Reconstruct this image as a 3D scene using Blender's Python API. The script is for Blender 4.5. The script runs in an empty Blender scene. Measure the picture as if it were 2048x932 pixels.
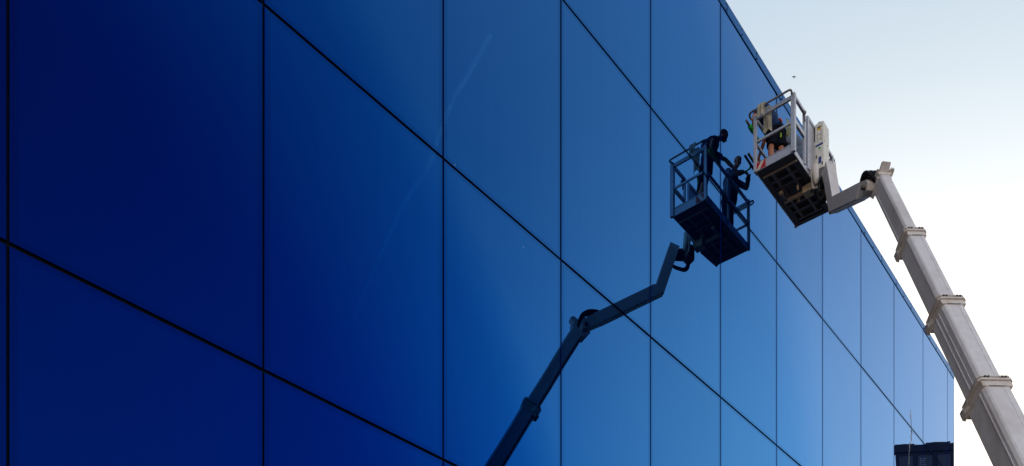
import bpy, bmesh, math, random
from mathutils import Vector, Matrix, Quaternion
R = math.radians
random.seed(7)
sc = bpy.context.scene
col = sc.collection

# ------------------------------------------------------------------ camera
# glass facade is the plane y = 0 (x runs along it), ground is z = 0
CAM = Vector((0.0, -8.56, 1.6))
HEAD = R(40.374)                       # heading of the level view axis, from +X
cd = bpy.data.cameras.new('camera')
cam = bpy.data.objects.new('camera', cd)
col.objects.link(cam)
cam.location = CAM
cam.rotation_euler = (R(90), 0, HEAD - R(90))
cd.sensor_width = 36
cd.lens = 1790 / 2048 * 36
cd.shift_y = (1745 - 466) / 2048       # shift lens: verticals stay parallel
cd.clip_start = 0.1
cd.clip_end = 8000
sc.camera = cam

# ------------------------------------------------------------------ sky and sun
SUN_AZ, SUN_EL = 20.0, 23.0            # azimuth from +X, elevation
w = bpy.data.worlds.new('World')
sc.world = w
w.use_nodes = True
nt = w.node_tree
for n in list(nt.nodes):
    nt.nodes.remove(n)
sky = nt.nodes.new('ShaderNodeTexSky')
sky.sky_type = 'NISHITA'
sky.sun_disc = False
sky.sun_elevation = R(SUN_EL)
sky.sun_rotation = R(90 - SUN_AZ)
sky.altitude = 50
sky.air_density = 3.0
sky.dust_density = 0.3
sky.ozone_density = 2.5
bg = nt.nodes.new('ShaderNodeBackground')
bg.inputs['Strength'].default_value = 0.10
wo = nt.nodes.new('ShaderNodeOutputWorld')
wb = nt.nodes.new('ShaderNodeMix')       # neutral white balance for the greenish low-sun sky
wb.data_type = 'RGBA'
wb.blend_type = 'MULTIPLY'
wb.inputs[0].default_value = 1.0
wb.inputs[7].default_value = (1.07, 0.965, 0.985, 1)
# the day is hazy: a white veil lies over the lower sky and thins out overhead
tcw = nt.nodes.new('ShaderNodeTexCoord')
sep = nt.nodes.new('ShaderNodeSeparateXYZ')
nt.links.new(tcw.outputs['Generated'], sep.inputs[0])
ramp = nt.nodes.new('ShaderNodeValToRGB')
ramp.color_ramp.interpolation = 'EASE'
ramp.color_ramp.elements[0].position = 0.36
ramp.color_ramp.elements[0].color = (0.86, 0.93, 1.0, 1)
ramp.color_ramp.elements[1].position = 0.68
ramp.color_ramp.elements[1].color = (0.13, 0.19, 0.29, 1)
nt.links.new(sep.outputs[2], ramp.inputs[0])
sc5 = nt.nodes.new('ShaderNodeVectorMath')
sc5.operation = 'SCALE'
sc5.inputs['Scale'].default_value = 3.3
nt.links.new(ramp.outputs[0], sc5.inputs[0])
dim = nt.nodes.new('ShaderNodeVectorMath')
dim.operation = 'SCALE'
dim.inputs['Scale'].default_value = 0.72
nt.links.new(sky.outputs[0], dim.inputs[0])
veil = nt.nodes.new('ShaderNodeVectorMath')
veil.operation = 'ADD'
nt.links.new(dim.outputs[0], veil.inputs[0])
nt.links.new(sc5.outputs[0], veil.inputs[1])
nt.links.new(veil.outputs[0], wb.inputs[6])
nt.links.new(wb.outputs[2], bg.inputs[0])
nt.links.new(bg.outputs[0], wo.inputs[0])

sl = bpy.data.lights.new('sun', 'SUN')
sl.energy = 3.0
sl.angle = R(3.0)
sl.color = (1.0, 0.90, 0.78)
so = bpy.data.objects.new('sun', sl)
col.objects.link(so)
sd = Vector((math.cos(R(SUN_AZ)) * math.cos(R(SUN_EL)), math.sin(R(SUN_AZ)) * math.cos(R(SUN_EL)), math.sin(R(SUN_EL))))
so.rotation_euler = sd.to_track_quat('Z', 'Y').to_euler()
so.location = (30, -20, 40)

vs = sc.view_settings
vs.view_transform = 'Standard'
vs.look = 'None'
vs.exposure = 0.92
vs.gamma = 1.0
vs.use_curve_mapping = False
sc.cycles.max_bounces = 8
sc.cycles.volume_bounces = 0
sc.cycles.caustics_reflective = False


# ------------------------------------------------------------------ materials
def new_mat(name):
    m = bpy.data.materials.new(name)
    m.use_nodes = True
    t = m.node_tree
    for n in list(t.nodes):
        t.nodes.remove(n)
    out = t.nodes.new('ShaderNodeOutputMaterial')
    return m, t, out


def surf(name, base, rough=0.5, metal=0.0, dirt=None, scale=4.0, amount=0.35, bump=0.0, coat=0.0, streak=1.0, lo=0.48, hi=0.72):
    """painted / metal / cloth surface: base colour varied by two noises, dirt colour in patches"""
    m, t, out = new_mat(name)
    p = t.nodes.new('ShaderNodeBsdfPrincipled')
    tc = t.nodes.new('ShaderNodeTexCoord')
    mp = t.nodes.new('ShaderNodeMapping')
    mp.inputs['Scale'].default_value = (1, 1, 1 / streak)
    t.links.new(tc.outputs['Object'], mp.inputs[0])
    n1 = t.nodes.new('ShaderNodeTexNoise')
    n1.inputs['Scale'].default_value = scale
    n1.inputs['Detail'].default_value = 8
    n1.inputs['Roughness'].default_value = 0.65
    t.links.new(mp.outputs[0], n1.inputs['Vector'])
    n2 = t.nodes.new('ShaderNodeTexNoise')
    n2.inputs['Scale'].default_value = scale * 7
    n2.inputs['Detail'].default_value = 5
    t.links.new(mp.outputs[0], n2.inputs['Vector'])
    r1 = t.nodes.new('ShaderNodeMapRange')
    r1.inputs[1].default_value = lo
    r1.inputs[2].default_value = hi
    r1.inputs[3].default_value = 0
    r1.inputs[4].default_value = amount
    t.links.new(n1.outputs[0], r1.inputs[0])
    mx = t.nodes.new('ShaderNodeMix')
    mx.data_type = 'RGBA'
    mx.inputs[6].default_value = (*base, 1)
    mx.inputs[7].default_value = (*(dirt or [c * 0.5 for c in base]), 1)
    t.links.new(r1.outputs[0], mx.inputs[0])
    r2 = t.nodes.new('ShaderNodeMapRange')
    r2.inputs[3].default_value = 0.86
    r2.inputs[4].default_value = 1.12
    t.links.new(n2.outputs[0], r2.inputs[0])
    mu = t.nodes.new('ShaderNodeMix')
    mu.data_type = 'RGBA'
    mu.blend_type = 'MULTIPLY'
    mu.inputs[0].default_value = 1
    t.links.new(mx.outputs[2], mu.inputs[6])
    t.links.new(r2.outputs[0], mu.inputs[7])
    t.links.new(mu.outputs[2], p.inputs['Base Color'])
    rr = t.nodes.new('ShaderNodeMapRange')
    rr.inputs[3].default_value = max(0.05, rough - 0.1)
    rr.inputs[4].default_value = min(1, rough + 0.15)
    t.links.new(n1.outputs[0], rr.inputs[0])
    t.links.new(rr.outputs[0], p.inputs['Roughness'])
    p.inputs['Metallic'].default_value = metal
    p.inputs['Coat Weight'].default_value = coat
    if bump:
        b = t.nodes.new('ShaderNodeBump')
        b.inputs['Strength'].default_value = bump
        b.inputs['Distance'].default_value = 0.01
        t.links.new(n2.outputs[0], b.inputs['Height'])
        t.links.new(b.outputs[0], p.inputs['Normal'])
    t.links.new(p.outputs[0], out.inputs[0])
    return m


def coated_glass(name='blue_coated_glass', rough=0.0, band_on=True):
    """blue solar-control glass: a mirror coating whose reflectance climbs and pales towards
    grazing angles (Fresnel), over a nearly black blue body; a fritted band runs round each pane"""
    m, t, out = new_mat(name)
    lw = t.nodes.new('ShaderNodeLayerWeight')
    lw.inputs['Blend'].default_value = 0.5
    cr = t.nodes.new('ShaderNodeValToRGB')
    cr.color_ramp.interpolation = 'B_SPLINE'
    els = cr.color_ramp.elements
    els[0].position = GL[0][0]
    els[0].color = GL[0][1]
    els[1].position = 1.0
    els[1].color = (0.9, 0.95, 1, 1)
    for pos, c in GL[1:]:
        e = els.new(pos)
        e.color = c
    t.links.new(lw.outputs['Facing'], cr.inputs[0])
    # small difference from pane to pane
    oi = t.nodes.new('ShaderNodeObjectInfo')
    pr_ = t.nodes.new('ShaderNodeMapRange')
    pr_.inputs[3].default_value = 0.95
    pr_.inputs[4].default_value = 1.04
    t.links.new(oi.outputs['Random'], pr_.inputs[0])
    # frit band from generated coordinates
    tc = t.nodes.new('ShaderNodeTexCoord')
    sx = t.nodes.new('ShaderNodeSeparateXYZ')
    t.links.new(tc.outputs['Generated'], sx.inputs[0])

    def math_(op, a, b=None):
        n = t.nodes.new('ShaderNodeMath')
        n.operation = op
        for i, v in enumerate((a, b)):
            if v is None:
                continue
            if isinstance(v, (int, float)):
                n.inputs[i].default_value = v
            else:
                t.links.new(v, n.inputs[i])
        return n.outputs[0]

    def edge(o, lo, hi):
        d = math_('MINIMUM', o, math_('SUBTRACT', 1.0, o))
        r = t.nodes.new('ShaderNodeMapRange')
        r.interpolation_type = 'SMOOTHSTEP'
        r.inputs[1].default_value = lo
        r.inputs[2].default_value = hi
        t.links.new(d, r.inputs[0])
        return r.outputs[0]
    band = math_('MULTIPLY', edge(sx.outputs[0], 0.018, 0.032), edge(sx.outputs[2], 0.010, 0.020))
    bandv = math_('ADD', math_('MULTIPLY', band, 0.15 if band_on else 0.0), 0.85 if band_on else 0.66)
    # vertical wash streaks and faint soiling
    mp = t.nodes.new('ShaderNodeMapping')
    mp.inputs['Scale'].default_value = (9, 9, 0.22)
    geo = t.nodes.new('ShaderNodeNewGeometry')
    t.links.new(geo.outputs['Position'], mp.inputs[0])
    ns = t.nodes.new('ShaderNodeTexNoise')
    ns.inputs['Scale'].default_value = 1.0
    ns.inputs['Detail'].default_value = 5
    t.links.new(mp.outputs[0], ns.inputs['Vector'])
    sr = t.nodes.new('ShaderNodeMapRange')
    sr.inputs[1].default_value = 0.3
    sr.inputs[2].default_value = 0.7
    sr.inputs[3].default_value = 0.985
    sr.inputs[4].default_value = 1.012
    t.links.new(ns.outputs[0], sr.inputs[0])
    tot = math_('MULTIPLY', math_('MULTIPLY', pr_.outputs[0], bandv), sr.outputs[0])
    mu = t.nodes.new('ShaderNodeMix')
    mu.data_type = 'RGBA'
    mu.blend_type = 'MULTIPLY'
    mu.inputs[0].default_value = 1
    t.links.new(cr.outputs[0], mu.inputs[6])
    t.links.new(tot, mu.inputs[7])
    gl = t.nodes.new('ShaderNodeBsdfGlossy')
    gl.inputs['Roughness'].default_value = rough
    t.links.new(mu.outputs[2], gl.inputs['Color'])
    # gentle roller-wave of toughened glass
    wn = t.nodes.new('ShaderNodeTexNoise')
    wn.inputs['Scale'].default_value = 0.9
    wn.inputs['Detail'].default_value = 0
    t.links.new(geo.outputs['Position'], wn.inputs['Vector'])
    bp = t.nodes.new('ShaderNodeBump')
    bp.inputs['Strength'].default_value = 0.25
    bp.inputs['Distance'].default_value = 0.004
    t.links.new(wn.outputs[0], bp.inputs['Height'])
    t.links.new(bp.outputs[0], gl.inputs['Normal'])
    df = t.nodes.new('ShaderNodeBsdfDiffuse')
    # dust specks on the body
    vo = t.nodes.new('ShaderNodeTexVoronoi')
    vo.inputs['Scale'].default_value = 1.3
    vo.inputs['Randomness'].default_value = 1
    t.links.new(geo.outputs['Position'], vo.inputs['Vector'])
    sp = math_('LESS_THAN', vo.outputs['Distance'], 0.012)
    dm = t.nodes.new('ShaderNodeMix')
    dm.data_type = 'RGBA'
    dm.inputs[6].default_value = (0.0004, 0.001, 0.012, 1)
    dm.inputs[7].default_value = (0.3, 0.33, 0.4, 1)
    t.links.new(sp, dm.inputs[0])
    t.links.new(dm.outputs[2], df.inputs['Color'])
    ad = t.nodes.new('ShaderNodeAddShader')
    t.links.new(gl.outputs[0], ad.inputs[0])
    t.links.new(df.outputs[0], ad.inputs[1])
    t.links.new(ad.outputs[0], out.inputs[0])
    return m


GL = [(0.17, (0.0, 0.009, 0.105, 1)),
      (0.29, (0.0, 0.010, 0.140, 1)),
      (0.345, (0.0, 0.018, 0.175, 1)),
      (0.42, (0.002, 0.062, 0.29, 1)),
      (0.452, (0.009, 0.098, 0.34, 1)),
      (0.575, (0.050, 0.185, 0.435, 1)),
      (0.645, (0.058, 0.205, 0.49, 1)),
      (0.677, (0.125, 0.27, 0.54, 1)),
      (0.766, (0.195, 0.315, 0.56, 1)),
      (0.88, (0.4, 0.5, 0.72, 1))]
M = {}
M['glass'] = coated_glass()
M['gasket'] = surf('black_gasket', (0.004, 0.006, 0.014), 0.9)
M['gasket'].node_tree.nodes['Principled BSDF'].inputs['Specular IOR Level'].default_value = 0.08
M['coping'] = coated_glass('blue_coping_metal', 0.10, False)
M['wallmetal'] = surf('blue_wall_metal', (0.035, 0.10, 0.30), 0.35, 0.3, scale=1.2, amount=0.2)
M['screw'] = surf('dark_screw', (0.01, 0.02, 0.05), 0.5, 0.5)
M['roof'] = surf('grey_roof_membrane', (0.18, 0.18, 0.19), 0.9, scale=0.6)
M['white'] = surf('white_lift_paint', (0.82, 0.79, 0.87), 0.5, 0, dirt=(0.34, 0.25, 0.22), scale=1.7, amount=0.34, streak=2.0, bump=0.02, coat=0.0)
M['white'].node_tree.nodes['Principled BSDF'].inputs['Specular IOR Level'].default_value = 0.3
M['white2'] = surf('white_lift_paint_worn', (0.78, 0.72, 0.72), 0.45, 0, dirt=(0.40, 0.28, 0.20), scale=6, amount=0.45, bump=0.05)
M['cream'] = surf('cream_bracket_paint', (0.70, 0.58, 0.46), 0.5, 0, dirt=(0.34, 0.22, 0.14), scale=9, amount=0.5)
M['panelw'] = surf('cabinet_white_paint', (0.84, 0.83, 0.83), 0.4, 0, dirt=(0.38, 0.33, 0.26), scale=8, amount=0.3)
M['alu'] = surf('aluminium_rail', (0.58, 0.60, 0.72), 0.42, 0.3, dirt=(0.26, 0.25, 0.29), scale=7, amount=0.5)
M['aludark'] = surf('weathered_rail_tube', (0.30, 0.28, 0.30), 0.42, 0.6, dirt=(0.09, 0.07, 0.08), scale=11, amount=0.7)
M['floor'] = surf('dark_floor_steel', (0.055, 0.056, 0.080), 0.55, 0.1, dirt=(0.09, 0.085, 0.10), scale=4, amount=0.6)
M['rib'] = surf('floor_rib_steel', (0.19, 0.175, 0.22), 0.5, 0.25, dirt=(0.05, 0.045, 0.05), scale=6, amount=0.6)
M['rubber'] = surf('black_rubber', (0.014, 0.014, 0.017), 0.55, 0, scale=9)
M['black'] = surf('black_plastic', (0.02, 0.02, 0.025), 0.4, 0, scale=9)
M['bolt'] = surf('dull_bolt_steel', (0.16, 0.12, 0.11), 0.5, 0.6, scale=20)
M['pad'] = surf('wear_pad', (0.05, 0.035, 0.035), 0.6, 0, scale=20)
M['red'] = surf('reflective_red', (0.62, 0.02, 0.015), 0.35, 0, scale=9, amount=0.15)
M['whitefoil'] = surf('reflective_white', (0.78, 0.78, 0.78), 0.3, 0, scale=9, amount=0.15)
M['blue'] = surf('label_blue', (0.02, 0.05, 0.30), 0.4, 0, scale=9, amount=0.1)
M['green'] = surf('label_green', (0.03, 0.40, 0.12), 0.4, 0, scale=9, amount=0.1)
M['yellow'] = surf('label_yellow', (0.70, 0.42, 0.03), 0.4, 0, scale=9, amount=0.1)
M['toolgreen'] = surf('bright_green_plastic', (0.02, 0.68, 0.08), 0.4, 0, scale=12, amount=0.25)
M['toolgrey'] = surf('grey_pole_grip', (0.16, 0.15, 0.20), 0.5, 0.2, scale=12)
M['skin'] = surf('skin', (0.60, 0.24, 0.15), 0.5, 0, dirt=(0.48, 0.14, 0.09), scale=9, amount=0.5)
M['hair'] = surf('ginger_brown_hair', (0.20, 0.06, 0.03), 0.8, 0, scale=60, bump=0.6)
M['navyshirt'] = surf('navy_work_shirt', (0.02, 0.045, 0.13), 0.85, 0, scale=12, amount=0.4, bump=0.3)
M['shorts'] = surf('black_work_shorts', (0.006, 0.008, 0.02), 0.85, 0, scale=12, bump=0.3)
M['greycloth'] = surf('grey_blue_work_cloth', (0.13, 0.17, 0.26), 0.85, 0, scale=12, amount=0.4, bump=0.3)
M['trouser'] = surf('dark_blue_trouser', (0.03, 0.04, 0.085), 0.85, 0, scale=12, bump=0.3)
M['boot'] = surf('black_boot', (0.012, 0.011, 0.011), 0.5, 0, scale=12)
M['redsleeve'] = surf('red_glove_cloth', (0.36, 0.07, 0.10), 0.8, 0, scale=14, amount=0.5)
M['glovegreen'] = surf('green_black_glove', (0.02, 0.10, 0.04), 0.7, 0, dirt=(0.01, 0.012, 0.012), scale=26, amount=0.9)
M['cloth'] = surf('white_cleaning_cloth', (0.82, 0.79, 0.72), 0.9, 0, dirt=(0.34, 0.29, 0.22), scale=9, amount=0.6, bump=0.3)
M['rag'] = surf('pale_green_speckled_rag', (0.60, 0.66, 0.46), 0.9, 0, dirt=(0.10, 0.22, 0.16), scale=16, amount=0.9, bump=0.3, lo=0.56, hi=0.62)
M['orange'] = surf('orange_tab', (0.75, 0.06, 0.02), 0.6, 0, scale=9)
M['lime'] = surf('lime_tab', (0.35, 0.62, 0.03), 0.6, 0, scale=9)
M['asphalt'] = surf('asphalt', (0.055, 0.053, 0.052), 0.9, 0, dirt=(0.08, 0.075, 0.07), scale=0.6, amount=0.8, bump=0.4)
M['paving'] = surf('concrete_paving', (0.15, 0.145, 0.14), 0.9, 0, scale=1.3, amount=0.5, bump=0.3)
M['kerb'] = surf('kerb_concrete', (0.30, 0.29, 0.28), 0.9, 0, scale=2, amount=0.5)
M['brick'] = surf('dark_cladding', (0.022, 0.024, 0.045), 0.8, 0, scale=0.5, amount=0.6, bump=0.3)
M['winglass'] = surf('dark_window_glass', (0.02, 0.025, 0.05), 0.08, 0, scale=2)
M['louvre'] = surf('pale_louvre', (0.45, 0.44, 0.48), 0.5, 0, scale=2)
M['frame'] = surf('dark_window_frame', (0.05, 0.05, 0.09), 0.4, 0.3, scale=2)
M['bird'] = surf('dark_feathers', (0.03, 0.03, 0.035), 0.8, 0, scale=20)
M['drip'] = surf('dried_white_splash', (0.75, 0.75, 0.78), 0.7, 0, scale=30)


for k_ in ('navyshirt', 'shorts', 'greycloth', 'trouser', 'cloth', 'rag', 'hair', 'rubber'):
    M[k_].node_tree.nodes['Principled BSDF'].inputs['Specular IOR Level'].default_value = 0.12


# ------------------------------------------------------------------ mesh helpers
def link_mesh(name, bm, mat, parent=None, smooth=False):
    me = bpy.data.meshes.new(name)
    bm.normal_update()
    bm.to_mesh(me)
    bm.free()
    if smooth:
        for p in me.polygons:
            p.use_smooth = True
    me.materials.append(M[mat] if isinstance(mat, str) else mat)
    o = bpy.data.objects.new(name, me)
    col.objects.link(o)
    if parent:
        o.parent = parent
    return o


def tag(o, label=None, cat=None, group=None, kind=None):
    if label:
        o['label'] = label
    if cat:
        o['category'] = cat
    if group:
        o['group'] = group
    if kind:
        o['kind'] = kind
    return o


def empty(name, label, cat, group=None, loc=(0, 0, 0)):
    o = bpy.data.objects.new(name, None)
    o.empty_display_size = 0.2
    o.location = loc
    col.objects.link(o)
    return tag(o, label, cat, group)


def add_box(bm, lo, hi, bev=0.0, mat4=None):
    c = [(a + b) / 2 for a, b in zip(lo, hi)]
    s = [abs(b - a) for a, b in zip(lo, hi)]
    m = Matrix.Translation(c) @ Matrix.Diagonal((*s, 1))
    r = bmesh.ops.create_cube(bm, size=1, matrix=m)
    vs_ = r['verts']
    if bev:
        ed = list({e for v in vs_ for e in v.link_edges})
        rb = bmesh.ops.bevel(bm, geom=ed, offset=min(bev, min(s) * 0.45), segments=2, profile=0.6, affect='EDGES')
        vs_ = list({v for f in rb['faces'] for v in f.verts} | {v for v in vs_ if v.is_valid})
    if mat4 is not None:
        bmesh.ops.transform(bm, matrix=mat4, verts=vs_)
    return vs_


def frame_mat(p0, p1, up=(0, 0, 1)):
    """matrix whose local Z runs p0 -> p1 (origin p0), local Y near 'up'"""
    p0, p1 = Vector(p0), Vector(p1)
    z = (p1 - p0).normalized()
    y = Vector(up)
    y = (y - z * y.dot(z)).normalized()
    x = y.cross(z)
    m = Matrix((x, y, z)).transposed().to_4x4()
    m.translation = p0
    return m


def add_beam(bm, p0, p1, w_, h_, up=(0, 0, 1), bev=0.004):
    L = (Vector(p1) - Vector(p0)).length
    return add_box(bm, (-w_ / 2, -h_ / 2, 0), (w_ / 2, h_ / 2, L), bev, frame_mat(p0, p1, up))


def add_tube(bm, pts, radii, seg=12, cap=True):
    pts = [Vector(p) for p in pts]
    if isinstance(radii, (int, float)):
        radii = [radii] * len(pts)
    rings = []
    prev = None
    for i, p in enumerate(pts):
        a = pts[max(0, i - 1)]
        b = pts[min(len(pts) - 1, i + 1)]
        d = (b - a).normalized()
        if prev is None:
            u = d.orthogonal().normalized()
        else:
            u = (prev - d * prev.dot(d)).normalized()
        prev = u
        v = d.cross(u)
        rings.append([bm.verts.new(p + (u * math.cos(k * 2 * math.pi / seg) + v * math.sin(k * 2 * math.pi / seg)) * radii[i]) for k in range(seg)])
    for r0, r1 in zip(rings, rings[1:]):
        for k in range(seg):
            bm.faces.new((r0[k], r0[(k + 1) % seg], r1[(k + 1) % seg], r1[k]))
    if cap:
        bm.faces.new(list(reversed(rings[0])))
        bm.faces.new(rings[-1])
    return rings


def arc_path(pts, rad, n=6):
    """polyline with rounded corners"""
    P = [Vector(p) for p in pts]
    out = [P[0]]
    for i in range(1, len(P) - 1):
        a, b, c = P[i - 1], P[i], P[i + 1]
        r = min(rad, (a - b).length * 0.49, (c - b).length * 0.49)
        s, e = b + (a - b).normalized() * r, b + (c - b).normalized() * r
        for k in range(n + 1):
            t = k / n
            out.append(s * (1 - t) ** 2 + b * 2 * t * (1 - t) + e * t * t)
    out.append(P[-1])
    return out


def add_prism(bm, outline, z0, z1, mat4=None, bev=0.0):
    """extrude a 2D outline (x, y) from z0 to z1"""
    a = [bm.verts.new((x, y, z0)) for x, y in outline]
    b = [bm.verts.new((x, y, z1)) for x, y in outline]
    n = len(a)
    fs = [bm.faces.new(list(reversed(a))), bm.faces.new(b)]
    for i in range(n):
        fs.append(bm.faces.new((a[i], a[(i + 1) % n], b[(i + 1) % n], b[i])))
    vs_ = a + b
    if bev:
        ed = list({e for f in fs for e in f.edges})
        rb = bmesh.ops.bevel(bm, geom=ed, offset=bev, segments=1, affect='EDGES')
        vs_ = list({v for f in rb['faces'] for v in f.verts} | {v for v in vs_ if v.is_valid})
    if mat4 is not None:
        bmesh.ops.transform(bm, matrix=mat4, verts=vs_)
    return vs_


def add_ball(bm, c, r, seg=14, mat3=None):
    """ellipsoid, r = 3 radii, optional rotation"""
    m = Matrix.Translation(c) @ ((mat3.to_4x4()) if mat3 is not None else Matrix.Identity(4)) @ Matrix.Diagonal((r[0], r[1], r[2], 1))
    return bmesh.ops.create_uvsphere(bm, u_segments=seg, v_segments=max(6, seg // 2 + 2), radius=1, matrix=m)['verts']


def box_obj(name, lo, hi, mat, parent=None, bev=0.0):
    bm = bmesh.new()
    add_box(bm, lo, hi, bev)
    return link_mesh(name, bm, mat, parent)


def beam_obj(name, p0, p1, w_, h_, mat, parent=None, up=(0, 0, 1), bev=0.004):
    bm = bmesh.new()
    add_beam(bm, p0, p1, w_, h_, up, bev)
    return link_mesh(name, bm, mat, parent)


def tube_obj(name, pts, r, mat, parent=None, seg=12):
    bm = bmesh.new()
    add_tube(bm, pts, r, seg)
    return link_mesh(name, bm, mat, parent, True)


def remeshed(name, bm, mat, parent, voxel):
    """fuse overlapping limbs into one continuous skin"""
    me = bpy.data.meshes.new('tmp')
    bm.to_mesh(me)
    bm.free()
    o = bpy.data.objects.new('tmp', me)
    col.objects.link(o)
    md = o.modifiers.new('r', 'REMESH')
    md.mode = 'VOXEL'
    md.voxel_size = voxel
    sm = o.modifiers.new('s', 'SMOOTH')
    sm.factor = 0.5
    sm.iterations = 3
    dg = bpy.context.evaluated_depsgraph_get()
    dg.update()
    me2 = bpy.data.meshes.new_from_object(o.evaluated_get(dg))
    bpy.data.objects.remove(o)
    bpy.data.meshes.remove(me)
    me2.name = name
    me2.materials.clear()
    me2.materials.append(M[mat])
    for p in me2.polygons:
        p.use_smooth = True
    o = bpy.data.objects.new(name, me2)
    col.objects.link(o)
    o.parent = parent
    return o


# ------------------------------------------------------------------ ground
bm = bmesh.new()
add_box(bm, (-3000, -3000, -0.5), (3000, 3000, 0))
tag(link_mesh('ground', bm, 'asphalt'), kind='structure')
bm = bmesh.new()
add_box(bm, (-60, -3.2, 0.004), (60, 0.02, 0.13), 0.01)
tag(link_mesh('pavement', bm, 'paving'), kind='structure')
bm = bmesh.new()
for k in range(60):
    add_box(bm, (-60 + 2 * k + 0.005, -3.35, 0.004), (-58 + 2 * k - 0.005, -3.202, 0.14), 0.012)
tag(link_mesh('kerb', bm, 'kerb'), kind='structure')

# ------------------------------------------------------------------ glass building
bld = empty('glass_building', 'tall office facade of large dark blue mirror glass panes beside the white lift', 'building')
XM = [-7.6, -4.9, -2.2, 0.47, 3.16, 5.80, 8.63, 11.26, 13.93, 16.61, 19.31, 22.02, 24.76, 27.55, 30.44, 33.27, 34.10]
ZM = [0.15, 3.10, 7.19, 11.27, 15.41]


def ztop(x):                           # the roof edge falls slightly along the facade
    return 19.26 - (x - 16.6) * 0.0172


JX, JZ = 0.012, 0.016                  # half joints
for i in range(len(XM) - 1):
    x0, x1 = XM[i] + JX, XM[i + 1] - JX
    for j in range(len(ZM)):
        cx_, w2 = (x0 + x1) / 2, (x1 - x0) / 2
        z0 = ZM[j] + JZ
        za = (ZM[j + 1] - JZ) if j < len(ZM) - 1 else ztop(x0) - 0.004
        zb = (ZM[j + 1] - JZ) if j < len(ZM) - 1 else ztop(x1) - 0.004
        bm = bmesh.new()
        cz = (z0 + za) / 2
        f = [(-w2, z0 - cz), (w2, z0 - cz), (w2, zb - cz), (-w2, za - cz)]
        e = 0.006                      # arrised edge
        inn = [(-w2 + e, z0 - cz + e), (w2 - e, z0 - cz + e), (w2 - e, zb - cz - e), (-w2 + e, za - cz - e)]
        A = [bm.verts.new((p[0], 0.0, p[1])) for p in inn]
        B = [bm.verts.new((p[0], e, p[1])) for p in f]
        D = [bm.verts.new((p[0], 0.03, p[1])) for p in f]
        bm.faces.new(A)
        for k in range(4):
            bm.faces.new((B[k], B[(k + 1) % 4], A[(k + 1) % 4], A[k]))
            bm.faces.new((D[k], D[(k + 1) % 4], B[(k + 1) % 4], B[k]))
        bm.faces.new(list(reversed(D)))
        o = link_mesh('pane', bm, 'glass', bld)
        o.location = (cx_, 0, cz)
        # fitters' tolerance: hundredths of a degree
        tz = random.uniform(-1, 1) * 0.001
        tx = random.uniform(-1, 1) * 0.001
        o.rotation_euler = (tx, 0, tz)
        o.location.y = abs(tz) * w2 + abs(tx) * 2 - 0.001
bm = bmesh.new()                       # black sealant bed in the joints
for a, b in zip(XM, XM[1:]):
    pass
add_prism(bm, [(-7.6, 0.0), (34.08, 0.0), (34.08, ztop(34.1) - 0.03), (-7.6, ztop(-7.6) - 0.03)], -0.30, -0.022,
          Matrix(((1, 0, 0, 0), (0, 0, -1, 0), (0, 1, 0, 0), (0, 0, 0, 1))))
link_mesh('joint_sealant', bm, 'gasket', bld)
# coping: separate lengths, each with a drip lip and face screws
CX = [-7.6 + 1.36 * k for k in range(32)]
for k in range(len(CX) - 1):
    a, b = CX[k] + 0.004, min(CX[k + 1], 34.12) - 0.004
    if b <= a:
        continue
    bm = bmesh.new()
    for (y0, y1, d0, d1) in ((-0.014, 0.40, 0.012, 0.225),):
        vs_ = add_box(bm, (a, y0, d0), (b, y1, d1), 0.008)
    for v in bm.verts:
        v.co.z += ztop(v.co.x)
    o = link_mesh('coping_panel', bm, 'coping', bld)
    for xs in (a + 0.03, b - 0.03) if k % 2 else ((a + b) / 2,):
        for dz, r_, in ((0.06, 0.016), (0.18, 0.010)):
            bm = bmesh.new()
            add_tube(bm, [(xs, -0.013, ztop(xs) + dz), (xs, -0.025, ztop(xs) + dz)], r_, 8)
            link_mesh('screw', bm, 'screw', o)
# the rest of the block: end wall, back wall, roof
box_obj('end_wall', (34.08, 0.0, 0.0), (34.125, 26, 18.95), 'wallmetal', bld)
box_obj('end_wall', (-7.65, 0.0, 0.0), (-7.605, 26, 19.5), 'wallmetal', bld)
box_obj('back_wall', (-7.6, 25.9, 0.0), (34.075, 26.0, 18.9), 'wallmetal', bld)
box_obj('roof', (-7.6, 0.42, 18.5), (34.07, 25.89, 18.7), 'roof', bld)

# a dried splash that has run down two panes near the far corner
bm = bmesh.new()
path = [(29.14, 15.95), (29.16, 15.75), (29.2, 15.6), (29.23, 15.42)]
add_tube(bm, [(x, -0.006, z) for x, z in path], [0.003, 0.006, 0.005, 0.003], 6)
path2 = [(29.22, 15.36), (29.30, 15.28), (29.20, 15.14), (29.26, 15.02), (29.12, 14.92), (29.02, 14.8), (29.03, 14.68), (28.96, 14.5), (28.97, 14.3), (28.93, 14.0), (28.93, 13.0)]
add_tube(bm, [(x, -0.006, z) for x, z in path2], [0.012, 0.008, 0.009, 0.006, 0.011, 0.006, 0.004, 0.003, 0.0045, 0.003, 0.002], 6)
o = link_mesh('dried_splash', bm, 'drip', bld, True)

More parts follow.
